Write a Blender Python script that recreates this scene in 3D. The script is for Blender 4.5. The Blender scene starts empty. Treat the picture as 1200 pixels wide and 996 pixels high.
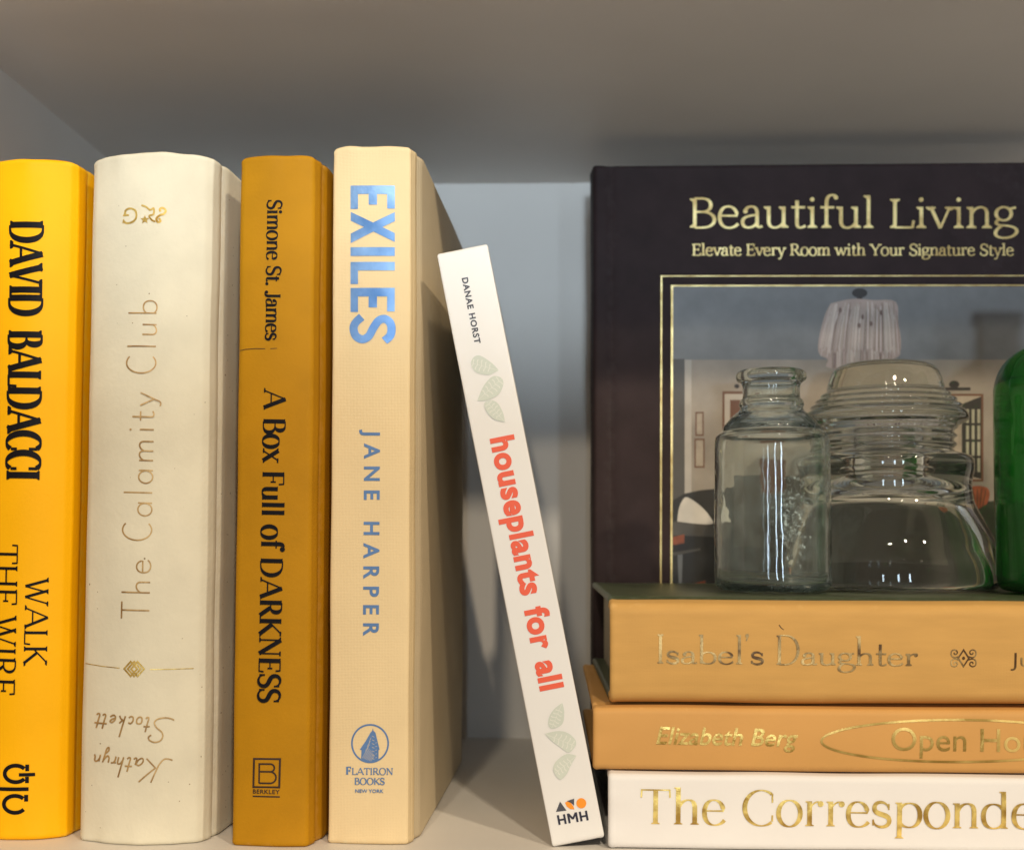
import bpy, math, random
from mathutils import Vector, Matrix, noise

random.seed(4)
rad = math.radians
SC = bpy.context.scene
COL = SC.collection

# ------------------------------------------------------------------ camera
cam_d = bpy.data.cameras.new('camera')
cam = bpy.data.objects.new('camera', cam_d)
COL.objects.link(cam)
EYE = 0.1043
cam.location = (0, 0, EYE)
cam.rotation_mode = 'XYZ'
_R = (Matrix.Rotation(rad(2.0), 4, 'Z') @ Matrix.Rotation(math.pi/2 + math.atan(81/1450), 4, 'X')
      @ Matrix.Rotation(rad(0.2), 4, 'Z'))
cam.rotation_euler = _R.to_euler()
cam_d.sensor_width = 36.0
cam_d.lens = 36.0*1450/1200
cam_d.shift_y = (545-498)/1200
cam_d.clip_start = 0.01
cam_d.clip_end = 50
cam_d.dof.use_dof = True
cam_d.dof.focus_distance = 0.425
cam_d.dof.aperture_fstop = 13.0
SC.camera = cam

# ------------------------------------------------------------------ world and lamps
W = bpy.data.worlds.new('World')
SC.world = W
W.use_nodes = True
bg = W.node_tree.nodes['Background']
bg.inputs['Color'].default_value = (1.0, 0.68, 0.45, 1)
bg.inputs['Strength'].default_value = 0.16

def lamp(name, kind, loc, target, energy, color, size=0.05, **kw):
    d = bpy.data.lights.new(name, kind)
    d.energy = energy
    d.color = color
    if kind == 'AREA':
        d.shape = 'DISK'
        d.size = size
    else:
        d.shadow_soft_size = size
    for k, v in kw.items():
        setattr(d, k, v)
    o = bpy.data.objects.new(name, d)
    COL.objects.link(o)
    o.location = loc
    o.rotation_euler = (Vector(target)-Vector(loc)).to_track_quat('-Z', 'Y').to_euler()
    return o

# three warm downlights in the room (the upper shelf board cuts their light off inside the compartment)
# and a cool window beam straight ahead, cut off at its lower edge
def downlight(name, aim, az, el, dist, power, color, size):
    h = dist*math.cos(rad(el))          # az: to the right of straight-on, el: above level
    loc = (aim[0]+h*math.sin(rad(az)), aim[1]-h*math.cos(rad(az)), aim[2]+dist*math.sin(rad(el)))
    return lamp(name, 'AREA', loc, aim, power, color, size)
downlight('right_downlight', (0.0, 0.42, 0.10), 33, 33, 2.0, 16.0, (1.0, 0.84, 0.62), 0.075)
downlight('left_downlight', (-0.02, 0.42, 0.10), -7, 32, 2.0, 8.0, (1.0, 0.86, 0.65), 0.075)
downlight('middle_downlight', (0.05, 0.50, 0.12), 9.5, 36, 2.0, 13.5, (1.0, 0.86, 0.65), 0.075)
def beam(name, x, z, edge, up, power, color, size, blend):
    """a wide beam whose lower (up=1) or upper (up=-1) limit leaves the lamp at the slope 'edge' (degrees)"""
    t = rad(edge+up*75)
    return lamp(name, 'SPOT', (x, -1.0, z), (x, -1.0+math.cos(t), z+math.sin(t)), power, color, size,
                spot_size=rad(150), spot_blend=blend)
beam('window_light', 0.045, 0.10, 3.0, 1, 39.0, (0.70, 0.86, 1.0), 0.042, 0.006)
for x_, w_ in ((0.33, 1.5), (0.02, 1.2), (-0.42, 1.0)):      # tall cool window strips, the leftmost added for a highlight in the glass
    o_ = lamp('cool_strip_light', 'AREA', (x_, -1.1, 0.13), (0.10, 0.50, 0.08), 1.25*w_, (0.66, 0.84, 1.0), 0.05)
    o_.data.shape = 'RECTANGLE'; o_.data.size_y = 0.40

SC.view_settings.view_transform = 'Standard'
SC.view_settings.look = 'None'
SC.view_settings.exposure = 0.02
SC.view_settings.gamma = 1.0
SC.cycles.use_denoising = True
SC.cycles.max_bounces = 16
SC.cycles.transmission_bounces = 14
SC.cycles.glossy_bounces = 6
SC.cycles.sample_clamp_indirect = 3.0
SC.cycles.blur_glossy = 0.6

# ------------------------------------------------------------------ materials
def new_mat(name):
    m = bpy.data.materials.new(name)
    m.use_nodes = True
    return m, m.node_tree, m.node_tree.nodes['Principled BSDF']

def surf(name, col, rough=0.6, metal=0.0, var=0.06, vscale=40, bump=0.08, bscale=900, spec=0.4,
         specks=None, weave=0.0, coat=0.0, stretch=(1, 1, 1), wear=0.0):
    """plain procedural surface: slow colour variation, fine grain bump, optional dark specks or cloth weave"""
    m, nt, b = new_mat(name)
    N, L = nt.nodes, nt.links
    tc = N.new('ShaderNodeTexCoord')
    mp = N.new('ShaderNodeMapping')
    mp.inputs['Scale'].default_value = stretch
    L.new(tc.outputs['Object'], mp.inputs['Vector'])
    n = N.new('ShaderNodeTexNoise')
    n.inputs['Scale'].default_value = vscale
    n.inputs['Detail'].default_value = 5
    L.new(mp.outputs['Vector'], n.inputs['Vector'])
    mix = N.new('ShaderNodeMix'); mix.data_type = 'RGBA'
    mix.inputs['A'].default_value = tuple(c*(1-var) for c in col)+(1,)
    mix.inputs['B'].default_value = tuple(min(1, c*(1+var)) for c in col)+(1,)
    mr = N.new('ShaderNodeMapRange')
    mr.inputs['From Min'].default_value = 0.3
    mr.inputs['From Max'].default_value = 0.7
    L.new(n.outputs['Fac'], mr.inputs['Value'])
    L.new(mr.outputs['Result'], mix.inputs['Factor'])
    out = mix.outputs['Result']
    if specks:
        v = N.new('ShaderNodeTexVoronoi')
        v.inputs['Scale'].default_value = specks[0]
        v.inputs['Randomness'].default_value = 1
        L.new(mp.outputs['Vector'], v.inputs['Vector'])
        # a cell carries a fleck only when its random colour is high
        sep = N.new('ShaderNodeSeparateColor')
        L.new(v.outputs['Color'], sep.inputs['Color'])
        gt = N.new('ShaderNodeMath'); gt.operation = 'GREATER_THAN'; gt.inputs[1].default_value = specks[1]
        L.new(sep.outputs['Red'], gt.inputs[0])
        n3 = N.new('ShaderNodeTexNoise'); n3.inputs['Scale'].default_value = 700
        L.new(tc.outputs['Object'], n3.inputs['Vector'])
        ad = N.new('ShaderNodeMath'); ad.operation = 'MULTIPLY_ADD'; ad.inputs[1].default_value = 0.35; 
        L.new(n3.outputs['Fac'], ad.inputs[0]); L.new(v.outputs['Distance'], ad.inputs[2])
        lt = N.new('ShaderNodeMath'); lt.operation = 'LESS_THAN'; lt.inputs[1].default_value = specks[2]
        L.new(ad.outputs[0], lt.inputs[0])
        mu = N.new('ShaderNodeMath'); mu.operation = 'MULTIPLY'
        L.new(gt.outputs[0], mu.inputs[0]); L.new(lt.outputs[0], mu.inputs[1])
        m2 = N.new('ShaderNodeMix'); m2.data_type = 'RGBA'
        m2.inputs['B'].default_value = specks[3]+(1,)
        L.new(mu.outputs[0], m2.inputs['Factor']); L.new(out, m2.inputs['A'])
        out = m2.outputs['Result']
    if wear:
        ge = N.new('ShaderNodeNewGeometry')
        nw = N.new('ShaderNodeTexNoise'); nw.inputs['Scale'].default_value = 260; nw.inputs['Detail'].default_value = 4
        L.new(tc.outputs['Object'], nw.inputs['Vector'])
        aw = N.new('ShaderNodeMath'); aw.operation = 'MULTIPLY_ADD'; aw.inputs[1].default_value = 0.16
        L.new(nw.outputs['Fac'], aw.inputs[0]); L.new(ge.outputs['Pointiness'], aw.inputs[2])
        rw = N.new('ShaderNodeMapRange'); rw.inputs['From Min'].default_value = 0.62; rw.inputs['From Max'].default_value = 0.68
        rw.inputs['To Max'].default_value = wear
        L.new(aw.outputs[0], rw.inputs['Value'])
        mw = N.new('ShaderNodeMix'); mw.data_type = 'RGBA'
        mw.inputs['B'].default_value = tuple(min(0.85, c*1.35+0.10) for c in col)+(1,)
        L.new(rw.outputs['Result'], mw.inputs['Factor']); L.new(out, mw.inputs['A'])
        out = mw.outputs['Result']
    L.new(out, b.inputs['Base Color'])
    b.inputs['Roughness'].default_value = rough
    b.inputs['Metallic'].default_value = metal
    b.inputs['Specular IOR Level'].default_value = spec
    if coat:
        b.inputs['Coat Weight'].default_value = coat
        b.inputs['Coat Roughness'].default_value = 0.25
    n2 = N.new('ShaderNodeTexNoise')
    n2.inputs['Scale'].default_value = bscale
    n2.inputs['Detail'].default_value = 3
    L.new(mp.outputs['Vector'], n2.inputs['Vector'])
    h = n2.outputs['Fac']
    if weave:
        w1 = N.new('ShaderNodeTexWave'); w1.bands_direction = 'X'; w1.inputs['Scale'].default_value = 620
        w2 = N.new('ShaderNodeTexWave'); w2.bands_direction = 'Z'; w2.inputs['Scale'].default_value = 620
        for w in (w1, w2):
            w.inputs['Distortion'].default_value = 1.5
            w.inputs['Detail'].default_value = 2
            L.new(tc.outputs['Object'], w.inputs['Vector'])
        a = N.new('ShaderNodeMath'); a.operation = 'ADD'
        L.new(w1.outputs['Fac'], a.inputs[0]); L.new(w2.outputs['Fac'], a.inputs[1])
        a2 = N.new('ShaderNodeMath'); a2.operation = 'MULTIPLY_ADD'; a2.inputs[1].default_value = weave
        L.new(a.outputs[0], a2.inputs[0]); L.new(h, a2.inputs[2])
        h = a2.outputs[0]
    bp = N.new('ShaderNodeBump')
    bp.inputs['Strength'].default_value = bump
    bp.inputs['Distance'].default_value = 0.0004
    L.new(h, bp.inputs['Height'])
    L.new(bp.outputs['Normal'], b.inputs['Normal'])
    return m

def foil(name, c1, c2, rough=0.32, scale=160, bump=0.35, metal=0.75):
    m, nt, b = new_mat(name)
    N, L = nt.nodes, nt.links
    tc = N.new('ShaderNodeTexCoord')
    n = N.new('ShaderNodeTexNoise'); n.inputs['Scale'].default_value = scale; n.inputs['Detail'].default_value = 6
    L.new(tc.outputs['Object'], n.inputs['Vector'])
    r = N.new('ShaderNodeValToRGB')
    r.color_ramp.elements[0].position = 0.38; r.color_ramp.elements[0].color = c1+(1,)
    r.color_ramp.elements[1].position = 0.62; r.color_ramp.elements[1].color = c2+(1,)
    L.new(n.outputs['Fac'], r.inputs['Fac'])
    L.new(r.outputs['Color'], b.inputs['Base Color'])
    b.inputs['Metallic'].default_value = metal
    b.inputs['Roughness'].default_value = rough
    n2 = N.new('ShaderNodeTexNoise'); n2.inputs['Scale'].default_value = 900; n2.inputs['Detail'].default_value = 4
    L.new(tc.outputs['Object'], n2.inputs['Vector'])
    bp = N.new('ShaderNodeBump'); bp.inputs['Strength'].default_value = bump; bp.inputs['Distance'].default_value = 0.0003
    L.new(n2.outputs['Fac'], bp.inputs['Height']); L.new(bp.outputs['Normal'], b.inputs['Normal'])
    return m

def pages_mat(name, col):
    m, nt, b = new_mat(name)
    N, L = nt.nodes, nt.links
    tc = N.new('ShaderNodeTexCoord')
    w = N.new('ShaderNodeTexWave'); w.bands_direction = 'X'; w.inputs['Scale'].default_value = 900
    w.inputs['Distortion'].default_value = 2.0; w.inputs['Detail'].default_value = 3
    L.new(tc.outputs['Object'], w.inputs['Vector'])
    mix = N.new('ShaderNodeMix'); mix.data_type = 'RGBA'
    mix.inputs['A'].default_value = tuple(c*0.75 for c in col)+(1,)
    mix.inputs['B'].default_value = col+(1,)
    L.new(w.outputs['Fac'], mix.inputs['Factor']); L.new(mix.outputs['Result'], b.inputs['Base Color'])
    b.inputs['Roughness'].default_value = 0.85
    return m

def glass_mat(name, col, rough=0.0, density=0.0, vol=(1, 1, 1), bump=0.05, bscale=60, residue=None):
    m, nt, b = new_mat(name)
    N, L = nt.nodes, nt.links
    b.inputs['Base Color'].default_value = col+(1,)
    b.inputs['Roughness'].default_value = rough
    b.inputs['IOR'].default_value = 1.5
    b.inputs['Transmission Weight'].default_value = 1.0
    tc = N.new('ShaderNodeTexCoord')
    n = N.new('ShaderNodeTexNoise'); n.inputs['Scale'].default_value = bscale; n.inputs['Detail'].default_value = 2
    L.new(tc.outputs['Object'], n.inputs['Vector'])
    bp = N.new('ShaderNodeBump'); bp.inputs['Strength'].default_value = bump; bp.inputs['Distance'].default_value = 0.004
    L.new(n.outputs['Fac'], bp.inputs['Height'])
    L.new(bp.outputs['Normal'], b.inputs['Normal'])
    if density:
        va = N.new('ShaderNodeVolumeAbsorption')
        va.inputs['Color'].default_value = vol+(1,); va.inputs['Density'].default_value = density
        L.new(va.outputs[0], N['Material Output'].inputs['Volume'])
    if residue:
        even = len(residue) > 6
        # mineral residue on the inner wall: chalky flecks in one patch and a thin film all over
        d = N.new('ShaderNodeBsdfDiffuse'); d.inputs['Color'].default_value = residue[5]+(1,)
        n1 = N.new('ShaderNodeTexNoise'); n1.inputs['Scale'].default_value = 520; n1.inputs['Detail'].default_value = 8
        n1.inputs['Roughness'].default_value = 0.75
        L.new(tc.outputs['Object'], n1.inputs['Vector'])
        sub = N.new('ShaderNodeVectorMath'); sub.operation = 'SUBTRACT'; sub.inputs[1].default_value = residue[:3]
        L.new(tc.outputs['Object'], sub.inputs[0])
        sc = N.new('ShaderNodeVectorMath'); sc.operation = 'MULTIPLY'; sc.inputs[1].default_value = (70, 60, 34)
        L.new(sub.outputs[0], sc.inputs[0])
        ln = N.new('ShaderNodeVectorMath'); ln.operation = 'LENGTH'
        L.new(sc.outputs[0], ln.inputs[0])
        mr = N.new('ShaderNodeMapRange'); mr.inputs['From Min'].default_value = 0.2; mr.inputs['From Max'].default_value = 1.15
        mr.inputs['To Min'].default_value = 0.09; mr.inputs['To Max'].default_value = -0.07
        L.new(ln.outputs['Value'], mr.inputs['Value'])
        ad = N.new('ShaderNodeMath'); ad.operation = 'ADD'
        L.new(n1.outputs['Fac'], ad.inputs[0]); L.new(mr.outputs['Result'], ad.inputs[1])
        rp = N.new('ShaderNodeMapRange'); rp.inputs['From Min'].default_value = 0.60; rp.inputs['From Max'].default_value = 0.70
        rp.inputs['To Min'].default_value = residue[3]; rp.inputs['To Max'].default_value = residue[4]
        L.new(ad.outputs[0], rp.inputs['Value'])
        nf = N.new('ShaderNodeTexNoise'); nf.inputs['Scale'].default_value = 130; nf.inputs['Detail'].default_value = 6
        L.new(tc.outputs['Object'], nf.inputs['Vector'])
        fm = N.new('ShaderNodeMapRange'); fm.inputs['From Min'].default_value = 0.40; fm.inputs['From Max'].default_value = 0.72
        fm.inputs['To Min'].default_value = residue[3]*(0.9 if even else 0.4); fm.inputs['To Max'].default_value = residue[3]*(1.1 if even else 2.6)
        L.new(nf.outputs['Fac'], fm.inputs['Value']); L.new(fm.outputs['Result'], rp.inputs['To Min'])
        ms = N.new('ShaderNodeMixShader')
        L.new(rp.outputs['Result'], ms.inputs['Fac'])
        L.new(b.outputs[0], ms.inputs[1]); L.new(d.outputs[0], ms.inputs[2])
        L.new(ms.outputs[0], N['Material Output'].inputs['Surface'])
    return m

M = {}
M['shelf'] = surf('shelf_paint', (0.73, 0.695, 0.65), 0.5, var=0.03, vscale=14, bump=0.05, bscale=500, spec=0.35)
M['yellow'] = surf('yellow_jacket_paper', (0.93, 0.46, 0.0), 0.55, wear=0.3, var=0.04, bump=0.15, spec=0.2)
M['cream'] = surf('ivory_cover_paper', (0.70, 0.65, 0.505), 0.75, wear=0.3, var=0.06, vscale=55, bump=0.25, bscale=600, spec=0.25,
                  specks=(330, 0.74, 0.235, (0.26, 0.20, 0.12)))
M['ochre'] = surf('ochre_cover_paper', (0.45, 0.21, 0.004), 0.65, wear=0.3, var=0.07, vscale=60, bump=0.2, spec=0.18)
M['butter'] = surf('butter_cover_paper', (0.78, 0.605, 0.345), 0.7, wear=0.3, var=0.04, bump=0.22, weave=0.35)
M['butter_board'] = surf('tan_board_paper', (0.60, 0.49, 0.32), 0.7, var=0.05, bump=0.2, weave=0.35)
M['plainwhite'] = surf('white_printed_paper', (0.78, 0.76, 0.73), 0.42, var=0.02, bump=0.03, spec=0.45)
M['greyboard'] = surf('grey_board_paper', (0.30, 0.29, 0.27), 0.5, var=0.04)
M['tan'] = surf('tan_spine_cloth', (0.60, 0.345, 0.105), 0.68, wear=0.3, var=0.05, vscale=50, bump=0.10, weave=0.25, stretch=(1, 1, 5), spec=0.2)
M['apricot'] = surf('apricot_spine_paper', (0.62, 0.33, 0.10), 0.62, wear=0.3, spec=0.25, var=0.05, vscale=30, bump=0.08)
M['whitebk'] = surf('white_cover_paper', (0.80, 0.775, 0.75), 0.6, var=0.02, bump=0.06)
M['green_board'] = surf('dark_green_board_paper', (0.055, 0.07, 0.035), 0.38, wear=0.3, var=0.12, vscale=60, bump=0.10, spec=0.5)
M['black'] = surf('aubergine_cover_cloth', (0.030, 0.018, 0.019), 0.65, wear=0.12, var=0.15, vscale=90, bump=0.18, weave=0.4, spec=0.2)
M['pages'] = pages_mat('page_paper', (0.42, 0.37, 0.29))
M['ink'] = surf('black_ink', (0.007, 0.006, 0.008), 0.5, var=0.2, bump=0.03, spec=0.12)
M['grey_ink'] = surf('grey_ink', (0.07, 0.07, 0.085), 0.5, var=0.05)
M['navy_ink'] = surf('navy_ink', (0.02, 0.02, 0.04), 0.5, var=0.05)
M['brown_ink'] = surf('brown_ink', (0.04, 0.018, 0.008), 0.5, var=0.2, vscale=300)
M['coral'] = surf('coral_ink', (0.80, 0.115, 0.05), 0.45, var=0.03)
M['orange'] = surf('orange_ink', (0.90, 0.30, 0.015), 0.45, var=0.03)
M['sage'] = surf('sage_ink', (0.60, 0.64, 0.56), 0.45, var=0.05)
M['sage_vein'] = surf('pale_sage_ink', (0.72, 0.73, 0.66), 0.45, var=0.05)
M['steel_ink'] = surf('steel_blue_ink', (0.10, 0.20, 0.42), 0.4, var=0.10, vscale=200)
M['cream_line'] = surf('cream_ink', (0.62, 0.50, 0.33), 0.6, var=0.1)
M['blue_foil'] = foil('blue_foil', (0.09, 0.21, 0.46), (0.25, 0.43, 0.73), 0.34, 55, 0.15, 0.75)
M['gold'] = foil('gold_foil', (0.46, 0.27, 0.05), (1.0, 0.74, 0.22), 0.3, 230, 0.3, 0.6)
M['pale_gold'] = foil('pale_gold_foil', (0.62, 0.44, 0.17), (0.95, 0.78, 0.36), 0.36, 150, 0.25)
M['bronze'] = foil('bronze_foil', (0.40, 0.23, 0.085), (0.66, 0.43, 0.18), 0.36, 260, 0.2, 0.5)
M['worn_gold'] = foil('worn_gold_foil', (0.12, 0.06, 0.022), (0.72, 0.50, 0.20), 0.38, 130, 0.3, 0.6)
M['blind_gold'] = foil('rubbed_gold_foil', (0.42, 0.26, 0.055), (0.98, 0.70, 0.22), 0.36, 60, 0.25, 0.6)
# printed picture inks
def ink(name, c, var=0.12, vs=90): 
    M[name] = surf(name, c, 0.42, var=var, vscale=vs, bump=0.04, spec=0.45)
ink('print_ceiling', (0.17, 0.175, 0.18)); ink('print_wall', (0.27, 0.235, 0.195), 0.18, 60); ink('print_trim', (0.40, 0.365, 0.32))
ink('print_shadow', (0.075, 0.068, 0.058)); ink('print_dark', (0.022, 0.02, 0.017)); ink('print_brown', (0.12, 0.05, 0.024))
ink('print_mat', (0.33, 0.28, 0.22), 0.3, 150); ink('print_pillow', (0.58, 0.54, 0.48)); ink('print_rust', (0.28, 0.075, 0.03), 0.35, 200)
ink('print_shade', (0.40, 0.31, 0.27)); ink('print_fringe', (0.62, 0.54, 0.49)); ink('print_fringe_dark', (0.16, 0.10, 0.085))
ink('print_pane', (0.34, 0.33, 0.24)); ink('print_leaf', (0.03, 0.04, 0.02)); ink('print_lamp_metal', (0.02, 0.016, 0.015))
ink('print_steel', (0.14, 0.15, 0.16))
M['clear_glass'] = glass_mat('clear_bottle_glass', (0.93, 0.97, 0.95), 0.01, 10, (0.66, 0.92, 0.90), bump=0.08, bscale=75,
                             residue=(0.003, -0.0195, 0.027, 0.028, 0.5, (0.60, 0.74, 0.74)))
M['thick_glass'] = glass_mat('thick_pale_glass', (0.97, 0.98, 0.96), 0.0, 5, (0.66, 0.82, 0.78), bump=0.02, bscale=45, residue=(0, 0, -1, 0.012, 0.03, (0.70, 0.76, 0.74), 1))
M['green_glass'] = glass_mat('green_bottle_glass', (0.16, 0.70, 0.20), 0.02, 190, (0.03, 0.50, 0.06), bump=0.02, bscale=40, residue=(0, 0, -1, 0.13, 0.15, (0.05, 0.34, 0.07), 1))

# ------------------------------------------------------------------ mesh helpers
class MB:
    """collects vertices and faces (with a material slot each) for one mesh object"""
    def __init__(s): s.v, s.f, s.m = [], [], []
    def add(s, verts, faces, mi=0):
        b = len(s.v)
        s.v += [tuple(p) for p in verts]
        s.f += [tuple(b+i for i in f) for f in faces]
        s.m += [mi]*len(faces)
    def box(s, a, b, mi=0):
        x0, y0, z0 = a; x1, y1, z1 = b
        s.add([(x0,y0,z0),(x1,y0,z0),(x1,y1,z0),(x0,y1,z0),(x0,y0,z1),(x1,y0,z1),(x1,y1,z1),(x0,y1,z1)],
              [(3,2,1,0),(4,5,6,7),(0,1,5,4),(1,2,6,5),(2,3,7,6),(3,0,4,7)], mi)
    def build(s, name, mats, parent=None, smooth=None, xf=None):
        me = bpy.data.meshes.new(name)
        vs = [xf(Vector(p)) for p in s.v] if xf else s.v
        me.from_pydata(vs, [], s.f)
        for m in (mats if isinstance(mats, (list, tuple)) else [mats]):
            me.materials.append(m)
        me.polygons.foreach_set('material_index', s.m)
        me.update()
        if smooth is not None:
            me.polygons.foreach_set('use_smooth', [True]*len(me.polygons))
            me.set_sharp_from_angle(angle=rad(smooth))
        o = bpy.data.objects.new(name, me)
        COL.objects.link(o)
        if parent: o.parent = parent
        return o

def thing(name, label, cat, loc=(0, 0, 0), rot=(0, 0, 0), group=None):
    o = bpy.data.objects.new(name, None)
    COL.objects.link(o)
    o.location = loc; o.rotation_euler = rot
    o.empty_display_size = 0.02
    o['label'] = label; o['category'] = cat
    if group: o['group'] = group
    return o

# ------------------------------------------------------------------ bookcase
bc = thing('bookcase', 'pale painted bookcase compartment holding the books and the glass', 'bookcase', (0, 0.5, 0))
XL, XR, YF, YB, ZT, TH = -0.221, 0.46, 0.385, 0.6415, 0.2885, 0.018
def panel(name, a, b):
    mb = MB(); mb.box((a[0], a[1]-0.5, a[2]), (b[0], b[1]-0.5, b[2]))
    o = mb.build(name, M['shelf'], bc)
    return o
panel('shelf_board', (XL, YF, -TH), (XR, YB, 0))
panel('shelf_board', (XL, YF, ZT), (XR, YB, ZT+TH))
panel('back_panel', (XL-TH, YB, -TH), (XR+TH, YB+0.006, ZT+TH))
panel('side_panel', (XL-TH, YF, -TH), (XL, YB, ZT+TH))
panel('side_panel', (XR, YF, -TH), (XR+TH, YB, ZT+TH))

# ------------------------------------------------------------------ books
def smooth_noise(x, y, z, f, seed):
    return noise.noise(Vector((x*f+seed*7.3, y*f+seed*3.1, z*f)))

class Book:
    """Case-bound book in its own space: spine face along x at y=0 (facing -y), z up, boards reaching to y=b."""
    def __init__(s, root, w, h, b, bulge=0.001, eL=0.0003, eR=0.002, gd=0.0009, seed=1, rough=0.00025, lying=False,
                 mats=None, th=0.0024, square=False, capwave=0.0006, cr=0.0016, lip=0.00014, arch=0.0009):
        s.root, s.w, s.h, s.b, s.bulge, s.seed, s.rough, s.lying = root, w, h, b, bulge, seed, rough, lying
        s.arch = 0.0 if (square or lying) else arch
        if square: lip = 0.00005
        s.cr = cr if not square else 0.0004
        s.mats = mats
        xf = s.xf
        def side(e):
            if square:
                return [(0.0, 0.0005), (0.0, 0.003), (0.0, 0.006), (0.0, 0.012), (0.0, b)], 2
            return [(0.0, s.cr), (e*0.30, s.cr+0.0018), (e*0.48, s.cr+0.0036), (e*0.36-gd*0.8, s.cr+0.0060), (e*0.74, s.cr+0.0084), (e, s.cr+0.0110),
                    (e, b*0.4), (e, b*0.7), (e, b)], 3
        R_, gi = side(eR); L_, _ = side(eL)
        left = [(-x, y) for x, y in reversed(L_)]
        n = 30
        sp = []
        for i in range(n+1):
            x = s.cr + (w-2*s.cr)*i/n
            sp.append((x, s.face_y(x)))
        arc = [(s.cr*(1-math.cos(rad(a))), s.cr*(1-math.sin(rad(a)))) for a in (22, 45, 68)]
        sp = arc + sp + [(w-x, y) for x, y in reversed(arc)]
        right = [(w+x, y) for x, y in R_]
        pts = left+sp+right
        gl = len(left)-1-gi; gr = len(left)+len(sp)+gi
        nm = []
        for i in range(len(pts)):
            a = Vector(pts[max(0, i-1)]); c = Vector(pts[min(len(pts)-1, i+1)])
            t = (c-a).normalized()
            nm.append((t.y, -t.x))            # outward for a path running left board -> spine -> right board
        # left board runs towards -y, spine to +x, right board to +y: outward is the right-hand side
        rr = min(0.0011, th*0.48)
        zs = [(0, rr), (rr*0.15, rr*0.48), (rr*0.5, rr*0.10), (rr*1.1, -lip), (rr*1.9, -lip*0.5), (rr*2.6, 0)]
        k = 60
        prof = zs + [(rr*2.6+(h-5.2*rr)*i/k, 0) for i in range(1, k)] + [(h-z, o) for z, o in reversed(zs)]
        def ring_part(i0, i1, name, mat):
            mb = MB(); idx = list(range(i0, i1+1)); ni = len(idx); V = []; F = []
            for (z, off) in prof:
                for i in idx:
                    x, y = pts[i]; nx, ny = nm[i]
                    d = s.disp(x, y, z) - off
                    zz = z + s.cap(x, y, z, capwave)
                    V.append((x+nx*d, y+ny*d, zz))
            nr = len(prof)
            base = len(V)
            for (z, off) in prof:
                for i in idx:
                    x, y = pts[i]; nx, ny = nm[i]
                    d = -th + off
                    V.append((x+nx*d, y+ny*d, z + s.cap(x, y, z, capwave)))
            for r in range(nr-1):
                for c in range(ni-1):
                    a = r*ni+c
                    F.append((a, a+1, a+ni+1, a+ni))
                    q = base+a
                    F.append((q, q+ni, q+ni+1, q+1))
                F.append((r*ni, (r+1)*ni, base+(r+1)*ni, base+r*ni))
                e = ni-1
                F.append((r*ni+e, base+r*ni+e, base+(r+1)*ni+e, (r+1)*ni+e))
            for c in range(ni-1):
                F.append((c, base+c, base+c+1, c+1))
                t = (nr-1)*ni+c
                F.append((t, t+1, base+t+1, base+t))
            mb.add(V, F)
            return mb.build(name, mat, root, smooth=50, xf=xf)
        s.spine = ring_part(gl, gr, 'spine', mats[0])
        s.back = ring_part(0, gl, 'back_cover', mats[1])
        s.front = ring_part(gr, len(pts)-1, 'front_cover', mats[2])
        pb = MB()
        e = 0.0050
        pb.box((th-eL+0.0002 if not square else th+0.0002, 0.0045, e), (w+eR-th-0.0002 if not square else w-th-0.0002, b-0.003, h-e))
        pb.build('page_block', M['pages'], root, xf=xf)
    def xf(s, p):
        return Vector((s.h-p.z, p.y, p.x)) if s.lying else p
    def face_y(s, x):
        q = (x-s.w/2)/(s.w/2)
        q = max(-1, min(1, q))
        return -s.bulge*(1-q*q)
    def disp(s, x, y, z):
        d = s.rough*smooth_noise(x, y, z, 30, s.seed)
        # bumped head and tail caps
        for ze in (0.0, s.h):
            g = math.exp(-((z-ze)/0.006)**2)
            d += g*s.rough*1.6*smooth_noise(x, y, ze, 170, s.seed+9)
        return d
    def cap(s, x, y, z, amp):
        g = max(0.0, (z-s.h*0.9)/(s.h*0.1))**3 if z > s.h*0.9 else (-(max(0.0, (s.h*0.1-z)/(s.h*0.1))**3)*0.0)
        d = g*amp*smooth_noise(x, y, 0, 120, s.seed+5)
        if z > s.h-0.02 and y < 0.004:                   # the spine stands a little proud of the boards at the head
            q = abs(x-s.w/2)/(s.w/2+0.0008)
            d += s.arch*max(0.0, 1-q**6)*((z-s.h+0.02)/0.02)
        return d
    def on_spine(s, x, z, lift):
        y = s.face_y(x) - s.disp(x, 0, z) - lift
        return s.xf(Vector((x, y, z)))

def bilinear_inverse(q, u, v):
    """layout sheet -> unit square: q = top-left, top-right, bottom-left, bottom-right corner of the sheet"""
    tl, tr, bl, br = q
    a, b = 0.5, 0.5
    for _ in range(12):
        x = (1-b)*((1-a)*tl[0]+a*tr[0])+b*((1-a)*bl[0]+a*br[0])-u
        y = (1-b)*((1-a)*tl[1]+a*tr[1])+b*((1-a)*bl[1]+a*br[1])-v
        xa = (1-b)*(tr[0]-tl[0])+b*(br[0]-bl[0]); ya = (1-b)*(tr[1]-tl[1])+b*(br[1]-bl[1])
        xb = (1-a)*(bl[0]-tl[0])+a*(br[0]-tr[0]); yb = (1-a)*(bl[1]-tl[1])+a*(br[1]-tr[1])
        D = xa*yb-xb*ya
        a -= (x*yb-xb*y)/D; b -= (xa*y-x*ya)/D
    return a, b

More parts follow.
